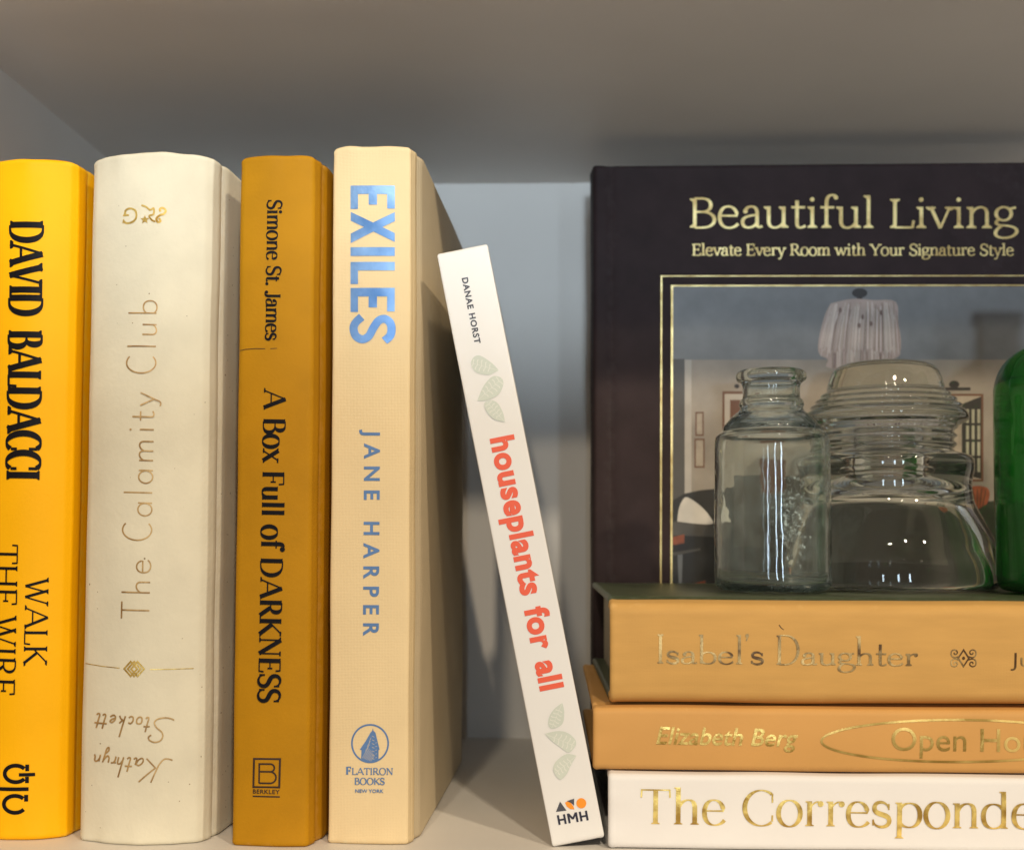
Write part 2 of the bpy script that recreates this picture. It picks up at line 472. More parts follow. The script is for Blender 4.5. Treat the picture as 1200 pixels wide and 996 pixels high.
class Sheet:
    """a printed layout (in layout units, y downwards) laid onto a surface of a book"""
    def __init__(s, quad, place, curved=False, sag=0.0): s.quad, s.place, s.curved, s.sag = quad, place, curved, sag
    def at(s, u, v, lift):
        a, b = bilinear_inverse(s.quad, u, v)
        for _ in range(4 if s.sag else 0):      # a rounded spine carries the middle of the layout sideways
            a, b = bilinear_inverse(s.quad, u+s.sag*(1-(2*a-1)**2), v)
        return s.place(a, 1-b, lift)

def _part(s, book): return book.spine if s.curved else book.front
Sheet.part = _part

class Print:
    """flat printed or stamped marks of one part; each stroke lies a hair above the one before"""
    def __init__(s, sheet, lift=0.00016): s.sh, s.l, s.n, s.mb = sheet, lift, 0, MB()
    def _lift(s): s.n += 1; return s.l + s.n*2.5e-6
    def strip(s, L, R, mi=0):
        l = s._lift(); V = []
        for a, b in zip(L, R):
            V.append(s.sh.at(a[0], a[1], l)); V.append(s.sh.at(b[0], b[1], l))
        s.mb.add(V, [(2*i, 2*i+1, 2*i+3, 2*i+2) for i in range(len(L)-1)], mi)
    def poly(s, pts, mi=0):
        l = s._lift()
        s.mb.add([s.sh.at(x, y, l) for x, y in pts], [tuple(range(len(pts)))], mi)
    def rect(s, x0, y0, x1, y1, mi=0, nx=1, ny=1):
        if s.sh.curved: nx = max(nx, int(abs(x1-x0)/3)+1); ny = max(ny, int(abs(y1-y0)/5)+1)
        l = s._lift(); V = []; F = []
        for j in range(ny+1):
            for i in range(nx+1):
                V.append(s.sh.at(x0+(x1-x0)*i/nx, y0+(y1-y0)*j/ny, l))
        for j in range(ny):
            for i in range(nx):
                a = j*(nx+1)+i; F.append((a, a+1, a+nx+2, a+nx+1))
        s.mb.add(V, F, mi)
    def line(s, pts, w, mi=0, closed=False, w1=None):
        if closed: pts = list(pts)+[pts[0]]
        if s.sh.curved and not closed:
            q = [pts[0]]
            for a, b in zip(pts[:-1], pts[1:]):
                m = max(1, int(math.hypot(b[0]-a[0], b[1]-a[1])/6))
                q += [(a[0]+(b[0]-a[0])*j/m, a[1]+(b[1]-a[1])*j/m) for j in range(1, m+1)]
            pts = q
        n = len(pts); L = []; R = []
        for i, p in enumerate(pts):
            if closed:
                a = pts[i-1] if i > 0 else pts[n-2]; c = pts[i+1] if i < n-1 else pts[1]
            else:
                a = pts[max(0, i-1)]; c = pts[min(n-1, i+1)]
            dx, dy = c[0]-a[0], c[1]-a[1]; d = math.hypot(dx, dy) or 1
            k = 1.0
            if 0 < i < n-1 or closed:      # mitre
                e1 = (p[0]-a[0], p[1]-a[1]); e2 = (c[0]-p[0], c[1]-p[1])
                m1 = math.hypot(*e1) or 1; m2 = math.hypot(*e2) or 1
                cs = (e1[0]*e2[0]+e1[1]*e2[1])/(m1*m2)
                k = 1/max(0.5, math.sqrt(max(0.0, (1+cs)/2)))
            ww = w if w1 is None else w+(w1-w)*i/(n-1)
            nx, ny = -dy/d*ww/2*k, dx/d*ww/2*k
            L.append((p[0]+nx, p[1]+ny)); R.append((p[0]-nx, p[1]-ny))
        s.strip(L, R, mi)
    def ellipse(s, cx, cy, rx, ry, mi=0, n=40):
        s.poly([(cx+rx*math.cos(2*math.pi*i/n), cy+ry*math.sin(2*math.pi*i/n)) for i in range(n)], mi)
    def ring(s, cx, cy, rx, ry, w, mi=0, a0=0, a1=360, n=64):
        pts = [(cx+rx*math.cos(rad(a0+(a1-a0)*i/n)), cy+ry*math.sin(rad(a0+(a1-a0)*i/n))) for i in range(n+1)]
        if a1-a0 == 360: s.line(pts[:-1], w, mi, closed=True)
        else: s.line(pts, w, mi)
    def curve(s, pts, w, mi=0, w1=None, per=8):
        s.line(catmull(pts, per), w, mi, w1=w1)
    def done(s, name, mats, book):
        return s.mb.build(name, mats, s.sh.part(book))

def catmull(P, per=8):
    out = []
    n = len(P)
    for i in range(n-1):
        p0, p1, p2, p3 = P[max(0, i-1)], P[i], P[i+1], P[min(n-1, i+2)]
        for k in range(per):
            t = k/per
            out.append(tuple(0.5*((2*p1[j])+(-p0[j]+p2[j])*t+(2*p0[j]-5*p1[j]+4*p2[j]-p3[j])*t*t
                                  + (-p0[j]+3*p1[j]-3*p2[j]+p3[j])*t**3) for j in (0, 1)))
    out.append(P[-1])
    return out

# ------------------------------------------------------------------ roman lettering (drawn with a pen nib)
# strokes: n nib, k heavy, t light, v swelling, q tick (serif styles only); e ellipse; s serif (x, y, dir, side); o dot
G = {
'A': (.92, 't M.08,0 L.46,1', 'k M.46,1 L.84,0', 't M.22,.34 L.70,.34', 's .08 0 1 b', 's .84 0 1 b'),
'B': (.70, 'n M.15,0 L.15,1', 'n M.15,1 L.34,1 C.62,1 .62,.54 .34,.54 L.15,.54', 'n M.34,.54 C.74,.54 .74,0 .34,0 L.15,0', 's .15 0 1 l', 's .15 1 -1 l'),
'C': (.78, 'e .45 .5 .38 .51 52 308', 'q M.70,.66 L.70,.92', 'q M.70,.12 L.70,.30'),
'D': (.86, 'n M.15,0 L.15,1', 'n M.15,1 L.34,1 C.92,1 .92,0 .34,0 L.15,0', 's .15 0 1 l', 's .15 1 -1 l'),
'E': (.68, 'n M.15,0 L.15,1', 'n M.15,.98 L.58,.98', 'n M.15,.52 L.48,.52', 'n M.15,.02 L.6,.02', 'q M.57,1 L.59,.78', 'q M.48,.63 L.48,.41', 'q M.60,0 L.63,.23', 's .15 0 1 l', 's .15 1 -1 l'),
'F': (.62, 'n M.15,0 L.15,1', 'n M.15,.98 L.58,.98', 'n M.15,.50 L.48,.50', 'q M.57,1 L.59,.76', 'q M.48,.62 L.48,.38', 's .15 0 1 b', 's .15 1 -1 l'),
'G': (.84, 'e .45 .5 .38 .51 52 300', 'n M.72,.02 L.72,.42', 'q M.70,.66 L.70,.92', 's .72 .44 -1 b'),
'H': (.86, 'n M.15,0 L.15,1', 'n M.71,0 L.71,1', 't M.15,.52 L.71,.52', 's .15 0 1 b', 's .15 1 -1 b', 's .71 0 1 b', 's .71 1 -1 b'),
'I': (.36, 'n M.18,0 L.18,1', 's .18 0 1 b', 's .18 1 -1 b'),
'J': (.46, 'n M.30,1 L.30,.18 C.30,-.10 .12,-.14 .03,.0', 's .30 1 -1 b', 'o .06 .03'),
'K': (.80, 'n M.15,0 L.15,1', 't M.70,1 L.16,.42', 'k M.30,.56 L.72,0', 's .15 0 1 b', 's .15 1 -1 b', 's .70 1 -1 b', 's .73 0 1 b'),
'L': (.64, 'n M.15,0 L.15,1', 'n M.15,.02 L.58,.02', 'q M.58,0 L.61,.26', 's .15 0 1 l', 's .15 1 -1 b'),
'N': (.88, 't M.15,0 L.15,1', 't M.74,0 L.74,1', 'k M.15,1 L.74,0', 's .15 0 1 b', 's .13 1 -1 l', 's .74 1 -1 b'),
'O': (.90, 'e .45 .5 .37 .51 0 360',),
'R': (.78, 'n M.15,0 L.15,1', 'n M.15,1 L.34,1 C.64,1 .64,.50 .34,.50 L.15,.50', 'k M.36,.50 L.70,0', 's .15 0 1 b', 's .15 1 -1 l', 's .73 0 1 r'),
'S': (.62, 'v M.54,.80 C.52,1.06 .10,1.08 .10,.76 C.10,.46 .55,.54 .55,.25 C.55,-.08 .10,-.08 .07,.22', 'q M.55,.72 L.55,.97', 'q M.065,.30 L.065,.04'),
'T': (.74, 'n M.37,0 L.37,1', 'n M.06,.98 L.68,.98', 'q M.05,1 L.04,.76', 'q M.69,1 L.70,.76', 's .37 0 1 b'),
'V': (.82, 'k M.08,1 L.42,0', 't M.42,0 L.74,1', 's .08 1 -1 b', 's .74 1 -1 b'),
'W': (1.10, 'k M.07,1 L.33,0', 't M.33,0 L.57,1', 'k M.50,.96 L.76,0', 't M.76,0 L1.02,1', 's .07 1 -1 b', 's .53 1 -1 b', 's 1.02 1 -1 b'),
'Y': (.78, 'k M.07,1 L.39,.44', 't M.71,1 L.39,.44', 'n M.39,.46 L.39,0', 's .07 1 -1 b', 's .71 1 -1 b', 's .39 0 1 b'),
'a': (.56, 'n M.13,.52 C.16,.70 .42,.72 .42,.47 L.42,.12 C.42,.00 .50,.00 .55,.06', 'n M.42,.40 C.28,.38 .06,.36 .06,.17 C.06,-.06 .34,-.04 .42,.16', 'o .13 .51'),
'\u0251': (.62, 'e .29 .33 .23 .33 0 360', 'n M.53,.66 L.53,0'),
'b': (.68, 'n M.15,1.04 L.15,.02', 'n M.15,.48 C.24,.72 .61,.72 .61,.33 C.61,-.08 .24,-.06 .15,.14', 's .15 1.04 -1 l'),
'c': (.56, 'n M.50,.50 C.42,.72 .07,.72 .07,.33 C.07,-.08 .42,-.06 .52,.14', 'o .48 .50'),
'd': (.68, 'n M.52,.48 C.42,.72 .06,.72 .06,.33 C.06,-.08 .42,-.06 .52,.14', 'n M.52,1.04 L.52,.0', 's .52 1.04 -1 l', 's .52 0 1 r'),
'e': (.58, 'n M.08,.37 L.50,.37 C.50,.74 .07,.78 .07,.33 C.07,-.09 .42,-.07 .53,.13'),
'f': (.40, 'n M.19,0 L.19,.78 C.19,1.02 .30,1.10 .42,1.02', 't M.04,.635 L.38,.635', 's .19 0 1 b', 'o .42 .97'),
'g': (.58, 'e .26 .45 .185 .205 0 360', 't M.40,.60 L.56,.645', 'n M.15,.28 C.02,.18 .08,.09 .24,.085 C.62,.07 .62,-.10 .53,-.20 C.42,-.34 .05,-.34 .06,-.15 C.07,-.06 .12,.0 .22,.085'),
'h': (.68, 'n M.15,0 L.15,1.04', 'n M.15,.44 C.24,.70 .53,.74 .53,.44 L.53,0', 's .15 0 1 b', 's .53 0 1 b', 's .15 1.04 -1 l'),
'i': (.32, 'n M.16,0 L.16,.66', 'o .155 .90', 's .16 0 1 b', 's .16 .66 -1 l'),
'l': (.32, 'n M.16,0 L.16,1.04', 's .16 0 1 b', 's .16 1.04 -1 l'),
'm': (1.00, 'n M.15,0 L.15,.66', 'n M.15,.44 C.24,.70 .50,.74 .50,.44 L.50,0', 'n M.50,.44 C.59,.70 .85,.74 .85,.44 L.85,0', 's .15 0 1 b', 's .50 0 1 b', 's .85 0 1 b', 's .15 .66 -1 l'),
'n': (.68, 'n M.15,0 L.15,.66', 'n M.15,.44 C.24,.70 .53,.74 .53,.44 L.53,0', 's .15 0 1 b', 's .53 0 1 b', 's .15 .66 -1 l'),
'o': (.62, 'e .31 .33 .25 .35 0 360'),
'p': (.68, 'n M.15,.66 L.15,-.30', 'n M.15,.48 C.24,.72 .61,.72 .61,.33 C.61,-.08 .24,-.06 .15,.14', 's .15 -.30 1 b', 's .15 .66 -1 l'),
'r': (.48, 'n M.15,0 L.15,.66', 't M.15,.42 C.20,.60 .30,.68 .40,.63', 'o .40 .59', 's .15 0 1 b', 's .15 .66 -1 l'),
's': (.50, 'v M.40,.50 C.37,.71 .08,.72 .08,.50 C.08,.29 .42,.38 .42,.17 C.42,-.05 .08,-.06 .06,.16', 'q M.405,.46 L.405,.62', 'q M.055,.20 L.055,.04'),
't': (.40, 'n M.18,.86 L.18,.14 C.18,-.03 .30,-.02 .39,.07', 't M.04,.635 L.38,.635'),
'u': (.67, 'n M.15,.66 L.15,.20 C.15,-.06 .42,-.06 .52,.18', 'n M.52,.66 L.52,0', 's .15 .66 -1 l', 's .52 .66 -1 l', 's .52 0 1 r'),
'v': (.60, 'k M.07,.66 L.31,0', 't M.31,0 L.54,.66', 's .07 .66 -1 b', 's .54 .66 -1 b'),
'w': (.88, 'k M.07,.66 L.27,0', 't M.27,0 L.46,.66', 'k M.42,.62 L.62,0', 't M.62,0 L.82,.66', 's .07 .66 -1 b', 's .82 .66 -1 b'),
'x': (.60, 'k M.08,.66 L.52,0', 't M.52,.66 L.08,0', 's .08 .66 -1 b', 's .52 .66 -1 b', 's .08 0 1 b', 's .52 0 1 b'),
'y': (.60, 'k M.07,.66 L.32,.0', 't M.54,.66 L.24,-.20 C.20,-.30 .12,-.30 .06,-.24', 's .07 .66 -1 b', 's .54 .66 -1 b'),
'.': (.24, 'o .12 .05'),
"'": (.20, 'o .10 .98', 't M.12,.96 L.07,.80'),
' ': (.34,),
}
for k_ in 'eo':   # single-stroke glyphs written without a trailing comma
    if isinstance(G[k_][1:], tuple) and len(G[k_]) == 2 and len(G[k_][1]) == 1: pass

def parse_path(t):
    P = []; cur = None; toks = t.replace('M', ' M ').replace('L', ' L ').replace('C', ' C ').split()
    i = 0
    def pt(tok): a, b = tok.split(','); return (float(a), float(b))
    while i < len(toks):
        c = toks[i]
        if c == 'M': cur = pt(toks[i+1]); P.append(cur); i += 2
        elif c == 'L':
            e = pt(toks[i+1]); n = max(1, int(math.hypot(e[0]-cur[0], e[1]-cur[1])/0.16))
            for k in range(1, n+1): P.append((cur[0]+(e[0]-cur[0])*k/n, cur[1]+(e[1]-cur[1])*k/n))
            cur = e; i += 2
        else:
            a, b, e = pt(toks[i+1]), pt(toks[i+2]), pt(toks[i+3])
            for k in range(1, 15):
                t_ = k/14; u = 1-t_
                P.append(tuple(u**3*cur[j]+3*u*u*t_*a[j]+3*u*t_*t_*b[j]+t_**3*e[j] for j in (0, 1)))
            cur = e; i += 4
    return P

def pen_text(pr, text, p0, p1, cap, T=.12, t=.04, xh=.66, S=.09, q=.03, sans=False, shear=0.0, gap=0.0, mi=0, asc=None, space=None):
    """letters from p0 to p1 along the baseline (layout units), cap = height of a capital"""
    adv = []
    for c in text: adv.append((space if c == ' ' and space else G[c][0])+gap)
    total = sum(adv)-gap-0.05-0.03
    dx, dy = p1[0]-p0[0], p1[1]-p0[1]; ln = math.hypot(dx, dy)
    ex = (dx/ln, dy/ln); up = (ex[1], -ex[0])
    sx = ln/total
    sy = cap
    k = sx/sy
    def ymap(y, low):
        if not low: return y
        if y <= 0: return y*max(0.8, xh/.66)
        if y <= .66: return y*xh/.66
        a = 1.04 if asc is None else asc
        return xh+(y-.66)*(a-xh)/(1.04-.66)
    def X(x, y): return (p0[0]+ex[0]*x*sx+up[0]*y*sy+ex[0]*y*shear*sy, p0[1]+ex[1]*x*sx+up[1]*y*sy+ex[1]*y*shear*sy)
    pen = -0.05
    for c, a in zip(text, adv):
        low = c.islower() or c in "\u0251"
        for st in G[c][1:]:
            kind, body = st[0], st[2:]
            if kind in 'nktvqe':
                if kind == 'q' and sans: continue
                if kind == 'e':
                    cx, cy, rx, ry, a0, a1 = map(float, body.split())
                    n = 36
                    P = [(cx+rx*math.cos(rad(a0+(a1-a0)*i/n)), cy+ry*math.sin(rad(a0+(a1-a0)*i/n))) for i in range(n+1)]
                    closed = a1-a0 == 360
                else:
                    P = parse_path(body); closed = False
                P = [((x+pen)*k, ymap(y, low)) for x, y in P]      # now isotropic, in cap heights
                L = []; R = []; n = len(P)
                for i in range(n):
                    A = P[i-1] if i else (P[n-2] if closed else P[0])
                    B = P[i+1] if i < n-1 else (P[1] if closed else P[n-1])
                    ddx, ddy = B[0]-A[0], B[1]-A[1]; d = math.hypot(ddx, ddy) or 1
                    nx, ny = -ddy/d, ddx/d
                    if kind in 'ne': h = math.sqrt((T/2*nx)**2+(t/2*ny)**2)
                    elif kind == 'k': h = T/2*(0.98)
                    elif kind == 't': h = t/2*1.15
                    elif kind == 'q': h = t/2*1.25
                    else: h = (t+(T-t)*math.sin(math.pi*i/(n-1))**1.3)/2*1.05
                    if sans: h = T/2
                    L.append((P[i][0]+nx*h, P[i][1]+ny*h)); R.append((P[i][0]-nx*h, P[i][1]-ny*h))
                pr.strip([X(x/k, y) for x, y in L], [X(x/k, y) for x, y in R], mi)
            elif kind == 's' and not sans:
                x, y, d, sd = body.split(); x = (float(x)+pen)*k; y = ymap(float(y), low); d = float(d)
                l = -S if sd in 'bl' else -T*.3; r = S if sd in 'br' else T*.3
                pts = [(x+l, y), (x+r, y), (x+r, y+d*q)]
                pts += [(x+T*.45, y+d*q*2.4)] if sd in 'br' else []
                pts += [(x-T*.45, y+d*q*2.4)] if sd in 'bl' else []
                pts += [(x+l, y+d*q)]
                pr.poly([X(a_/k, b_) for a_, b_ in pts], mi)
            elif kind == 'o':
                x, y = map(float, body.split()); x = (x+pen)*k; y = ymap(y, low)
                r = max(T*.62, t*.9) if not sans else T*.7
                pr.poly([X((x+r*math.cos(2*math.pi*i/14))/k, y+r*math.sin(2*math.pi*i/14)) for i in range(14)], mi)
        pen += a

def path_word(pr, strokes, p0, ex, unit, w, mi=0):
    """handwriting: strokes in word units (y up) set from p0 along ex"""
    up = (ex[1], -ex[0])
    for P in strokes:
        pts = [(p0[0]+ex[0]*x*unit+up[0]*y*unit, p0[1]+ex[1]*x*unit+up[1]*y*unit) for x, y in P]
        pr.curve(pts, w, mi, per=7)

def sans_text(pr, text, p0, p1, cap, bold=0.0, shear=0.0, space=1.0, ref='H', mi=0, word=1.0):
    """sans lettering from the built-in typeface, fitted between p0 and p1"""
    def mesh_of(body):
        cu = bpy.data.curves.new('lettering_source', 'FONT')
        cu.body = body; cu.size = 1.0; cu.offset = bold; cu.shear = shear; cu.space_character = space; cu.space_word = word
        cu.resolution_u = 6
        ob = bpy.data.objects.new('lettering_source', cu)
        COL.objects.link(ob)
        bpy.context.view_layer.update()
        dg = bpy.context.evaluated_depsgraph_get()
        me = ob.evaluated_get(dg).to_mesh()
        vs = [(v.co.x, v.co.y) for v in me.vertices]; fs = [tuple(p.vertices) for p in me.polygons]
        ob.evaluated_get(dg).to_mesh_clear()
        bpy.data.objects.remove(ob); bpy.data.curves.remove(cu)
        return vs, fs
    hv, _ = mesh_of(ref)
    lo = min(y for x, y in hv); H = max(y for x, y in hv)-lo
    vs, fs = mesh_of(text)
    x0 = min(x for x, y in vs); x1 = max(x for x, y in vs)
    dx, dy = p1[0]-p0[0], p1[1]-p0[1]; ln = math.hypot(dx, dy)
    ex = (dx/ln, dy/ln); up = (ex[1], -ex[0])
    l = pr._lift()
    V = []
    for x, y in vs:
        a = (x-x0)/(x1-x0)*ln; b = (y-lo)/H*cap
        V.append(pr.sh.at(p0[0]+ex[0]*a+up[0]*b, p0[1]+ex[1]*a+up[1]*b, l))
    pr.mb.add(V, fs, mi)

# ------------------------------------------------------------------ standing books
def standing(label, x, y, w, h, b, twist, lean, mats, **kw):
    root = thing('book', label, 'book', (x, y, 0.0), (0, rad(lean), rad(twist)), 'books on the shelf')
    return Book(root, w, h, b, mats=mats, **kw)

def spine_sheet(bk, quad, sag=0.0, x0=0.0, x1=None, z0=0.0, z1=None):
    x1 = bk.w if x1 is None else x1; z1 = bk.h if z1 is None else z1
    return Sheet(quad, lambda a, t, l: bk.on_spine(x0+(x1-x0)*a, z0+(z1-z0)*t, l), True, sag)

# --- yellow novel at the far left
yb = standing('bright yellow book with bold black lettering, first from the left side of the shelf', -0.2016, 0.4262, 0.0341, 0.2341, 0.160, -2.0, -0.2,
              (M['yellow'],)*3, bulge=0.0055, cr=0.0016, eR=0.0007, gd=0.0003, seed=2, capwave=0.0005)
sh = spine_sheet(yb, ((-17.4, 190), (92.6, 190), (-36.2, 984), (76.3, 984)), 8.6)
p = Print(sh)
pen_text(p, 'DAVID BALDACCI', (12.0, 264), (8.0, 567.5), 38.5, T=.195, t=.07, S=.135, q=.045, space=.62)
p.done('author_lettering', M['ink'], yb)
p = Print(sh)
pen_text(p, 'WALK', (29.6, 684.5), (27.6, 783), 27, T=.12, t=.055, S=.11, q=.035)
pen_text(p, 'THE WIRE', (-6, 645), (-9.5, 818.5), 27, T=.12, t=.055, S=.11, q=.035)
p.done('title_lettering', M['ink'], yb)
p = Print(sh)
p.ring(18.5, 908, 12.6, 9.4, 4.4, a0=38, a1=322)
p.rect(29.6, 897.6, 34, 905); p.rect(29.4, 911.5, 33.8, 918.6); p.rect(22.2, 907.2, 41, 911)
p.rect(-8, 923.4, 33.5, 927.6)
p.ring(17.8, 942.6, 12.8, 9.6, 4.4, a0=38, a1=318)
p.rect(28.4, 932, 33, 939.6)
p.done('publisher_mark', M['ink'], yb)

# --- ivory book, standing upside down
cb = standing('thick ivory speckled book standing upside down with thin bronze lettering', -0.1618, 0.4225, 0.0432, 0.2344, 0.160, -2.9, -0.15,
              (M['cream'],)*3, bulge=0.0062, cr=0.0014, eR=0.0020, gd=0.0002, seed=5, rough=0.0004, capwave=0.0005)
sh = spine_sheet(cb, ((108.8, 183), (248.8, 183), (92.4, 989.5), (237.7, 989.8)), 8.0)
p = Print(sh)
title = 'The C\u0251l\u0251mity Club'
pen_text(p, title, (174.8, 731), (184, 357), 33, T=.052, t=.052, xh=.49, sans=True, gap=.13, asc=1.0)
p.done('title_lettering', M['bronze'], cb)
K_ = [[(0, .05), (.18, .0), (.38, .02), (.58, .25), (.75, .62), (.92, 1.04)], [(1.46, 1.04), (1.1, .7), (.72, .38)], [(.74, .40), (.9, .24), (1.15, 0)]]
ath = [[(1.62, .25), (1.5, .32), (1.34, .22), (1.29, .07), (1.36, .0), (1.5, .08), (1.6, .24)], [(1.64, .3), (1.58, .05), (1.63, .0), (1.71, .06)],
       [(1.99, .62), (1.92, .3), (1.86, .05), (1.92, .0), (2.0, .07)], [(1.78, .37), (1.94, .385), (2.1, .38)],
       [(2.38, .9), (2.27, .45), (2.16, 0)], [(2.2, .14), (2.3, .29), (2.42, .30), (2.41, .16), (2.38, .02)],
       [(2.57, .31), (2.53, .15), (2.5, 0)], [(2.53, .15), (2.6, .27), (2.72, .30)],
       [(2.84, .3), (2.81, .1), (2.86, .01), (2.96, .08), (3.04, .2)], [(3.09, .32), (3.0, -.02), (2.93, -.28), (2.84, -.36), (2.83, -.24), (2.95, -.1)],
       [(3.27, .3), (3.23, .15), (3.2, 0)], [(3.23, .15), (3.34, .29), (3.45, .29), (3.44, .12), (3.47, .02)]]
St = [[(0, .09), (.18, .02), (.42, .0), (.7, .06), (.84, .2), (.76, .4), (.52, .6), (.46, .78), (.56, .97), (.81, 1.04), (1.03, .95), (1.06, .82), (.95, .74)],
      [(1.22, .62), (1.15, .3), (1.09, .05), (1.14, .0), (1.22, .06)], [(1.03, .38), (1.17, .395), (1.30, .39)],
      [(1.52, .3), (1.40, .24), (1.38, .06), (1.47, .0), (1.58, .08), (1.60, .24), (1.52, .3)],
      [(1.95, .26), (1.86, .3), (1.76, .18), (1.76, .04), (1.84, .0), (1.94, .06)],
      [(2.32, .9), (2.2, .42), (2.09, 0)], [(2.34, .32), (2.24, .22), (2.16, .17)], [(2.18, .18), (2.28, .12), (2.34, .0)],
      [(2.52, .12), (2.66, .18), (2.74, .27), (2.66, .31), (2.54, .2), (2.52, .06), (2.6, .0), (2.74, .08)],
      [(3.07, .62), (3.0, .3), (2.94, .05), (3.0, .0), (3.07, .06)], [(3.33, .62), (3.26, .3), (3.2, .05), (3.26, .0), (3.34, .06)], [(2.88, .39), (3.1, .40), (3.42, .41)]]
p = Print(sh)
path_word(p, K_+ath, (202.4, 891.6), (-0.999, -0.045), 26.2, 1.75)
path_word(p, St, (204.5, 844.6), (-0.999, -0.045), 27.1, 1.75)
p.done('author_lettering', M['bronze'], cb)
p = Print(sh)
p.line([(100, 784), (120, 786), (140.5, 787.4)], 0.9); p.line([(175.7, 788.6), (226.6, 788.4)], 0.9)
for cx in (153.5, 157.5, 161.5):
    p.line([(cx-7.5, 788), (cx, 779.6), (cx+7.5, 788), (cx, 796.4)], 2.0, closed=True)
p.line([(154, 788), (157.5, 784), (161, 788), (157.5, 792)], 1.4, closed=True)
p.done('ornament', M['gold'], cb)
p = Print(sh)
p.curve([(186.5, 260), (188, 263.5), (185, 264.5), (183.4, 260.5), (187, 256.5), (192, 254.5), (194, 250.5), (190.5, 247.5), (187.4, 249), (188, 252)], 2.6)
p.curve([(145.5, 262), (149, 264.8), (156, 263.5), (160, 258), (159, 250.5), (153, 247.2), (147.6, 249.6), (147, 254.5)], 2.4)
p.line([(144.5, 255), (151.5, 255)], 2.2); p.line([(144.6, 264.6), (145.6, 259.6)], 1.6)
st5 = []
for i in range(10):
    r_ = 5.6 if i % 2 == 0 else 2.4
    st5.append((170+r_*math.sin(rad(36*i)), 261.5-r_*math.cos(rad(36*i))))
p.poly(st5)
p.curve([(166, 244), (171, 246), (176, 250), (180, 248), (180, 255), (175, 257), (178, 262), (182, 264)], 2.2)
p.done('publisher_mark', M['gold'], cb)

# --- ochre book
ob_ = standing('dark ochre book with black roman lettering and a scuff line across its spine', -0.1081, 0.4172, 0.0262, 0.2332, 0.160, -2.4, -0.15,
               (M['ochre'],)*3, bulge=0.0012, cr=0.0013, eR=0.0022, gd=0.0003, seed=8, capwave=0.0004)
sh = spine_sheet(ob_, ((281.9, 185), (369.6, 184), (271, 991.5), (361.4, 992.4)))
p = Print(sh)
pen_text(p, 'Simone St. James', (314.6, 236.5), (312.2, 403.5), 17, T=.185, t=.07, S=.12, q=.045, xh=.72)
p.done('author_lettering', M['ink'], ob_)
p = Print(sh)
pen_text(p, 'A Box Full of DARKNESS', (310.6, 462), (303.6, 825.5), 25.5, T=.19, t=.055, S=.11, q=.03, xh=.72, gap=.02)
p.done('title_lettering', M['ink'], ob_)
p = Print(sh)
p.line([(298.6, 891.3), (329.2, 891.3), (328.2, 923.6), (297.8, 923.6)], 2.3, closed=True)
p.line([(304.6, 919), (304.9, 897), (318, 897)] + [(318+4.6*math.sin(rad(a)), 901.4-4.4*math.cos(rad(a))) for a in range(15, 181, 15)], 1.9)
p.line([(304.8, 905.8), (317, 905.8)] + [(317.5+7*math.sin(rad(a)), 912.4-6.6*math.cos(rad(a))) for a in range(10, 181, 10)] + [(304.6, 919)], 1.9)
sans_text(p, 'BERKLEY', (297.2, 931), (328.8, 931.2), 4.9, bold=0.018, space=1.08)
p.line([(297, 934), (329, 934.4)], 1.5)
p.done('publisher_mark', M['brown_ink'], ob_)
p = Print(sh)
p.line([(281, 415.2), (288, 413.8), (300, 413.2), (312, 413.6)], 0.8); p.line([(318, 413.6), (326, 413.2)], 0.7)
p.done('scuff', M['brown_ink'], ob_)

# --- butter coloured book with blue foil
eb = standing('pale butter coloured book with large blue foil capitals, tallest of the standing books', -0.0764, 0.4215, 0.0273, 0.2378, 0.150, -1.6, -0.22,
              (M['butter'], M['butter'], M['butter_board']), bulge=0.0007, cr=0.0009, eR=0.0026, gd=0.0003, seed=11, rough=0.0003, capwave=0.0006)
sh = spine_sheet(eb, ((390.7, 174.8), (482, 173.2), (384.2, 988.3), (478.3, 989.6)))
p = Print(sh)
def slab(y0, y1, parts):
    for r_ in parts: p.rect(*r_, nx=3, ny=2)
F0, F1, A_ = 411.3, 463.0, 8.8
for (a, m_, c) in ((219.4, 227, 0), (342, 350, 0)):          # the two E
    pass
def letterE(y0, y1, ym):
    p.rect(F0, y0, F1, y0+10.2, nx=6)
    p.rect(F0, y0+10.2, F0+A_, y1); p.rect(F1-A_, y0+10.2, F1, y1-0.6); p.rect(432.6, y0+10.2, 442.4, ym)
letterE(219.4, 247.6, 242.4)
letterE(342, 370.6, 365.3)
def band(a, b, c, d, n=10):      # a quad a-b-c-d laid as a strip of short pieces
    lerp = lambda p_, q_, t_: (p_[0]+(q_[0]-p_[0])*t_, p_[1]+(q_[1]-p_[1])*t_)
    p.strip([lerp(a, b, i/n) for i in range(n+1)], [lerp(d, c, i/n) for i in range(n+1)])
band((411.5, 251), (463, 276.4), (463, 287), (411.5, 261.6)); band((411.5, 277), (463, 251.2), (463, 262), (411.5, 288.4))
p.rect(F0, 293.4, F1, 303.8, nx=6)
p.rect(F0, 311, F1, 321.2, nx=6); p.rect(F0, 321.2, F0+A_, 337.4)
sc_ = catmull([(424.5, 376.5), (417.5, 383), (414.8, 390), (417.5, 399), (425, 403), (432.5, 399.5), (438.5, 389), (444.5, 381), (451.5, 379), (457.5, 383.5), (459.3, 391), (457.5, 399), (451, 405)], 8)
p.line(sc_, 9.6)
p.done('title_lettering', M['blue_foil'], eb)
p = Print(sh)
sans_text(p, 'JANE HARPER', (427.2, 509.5), (425.8, 750), 18.6, bold=0.022, space=1.7)
p.done('author_lettering', M['steel_ink'], eb)
p = Print(sh)
p.ring(434, 873.6, 21.2, 21.4, 1.9)
def fl(x, y): return (395+x/9.965, 840+y/9.965)
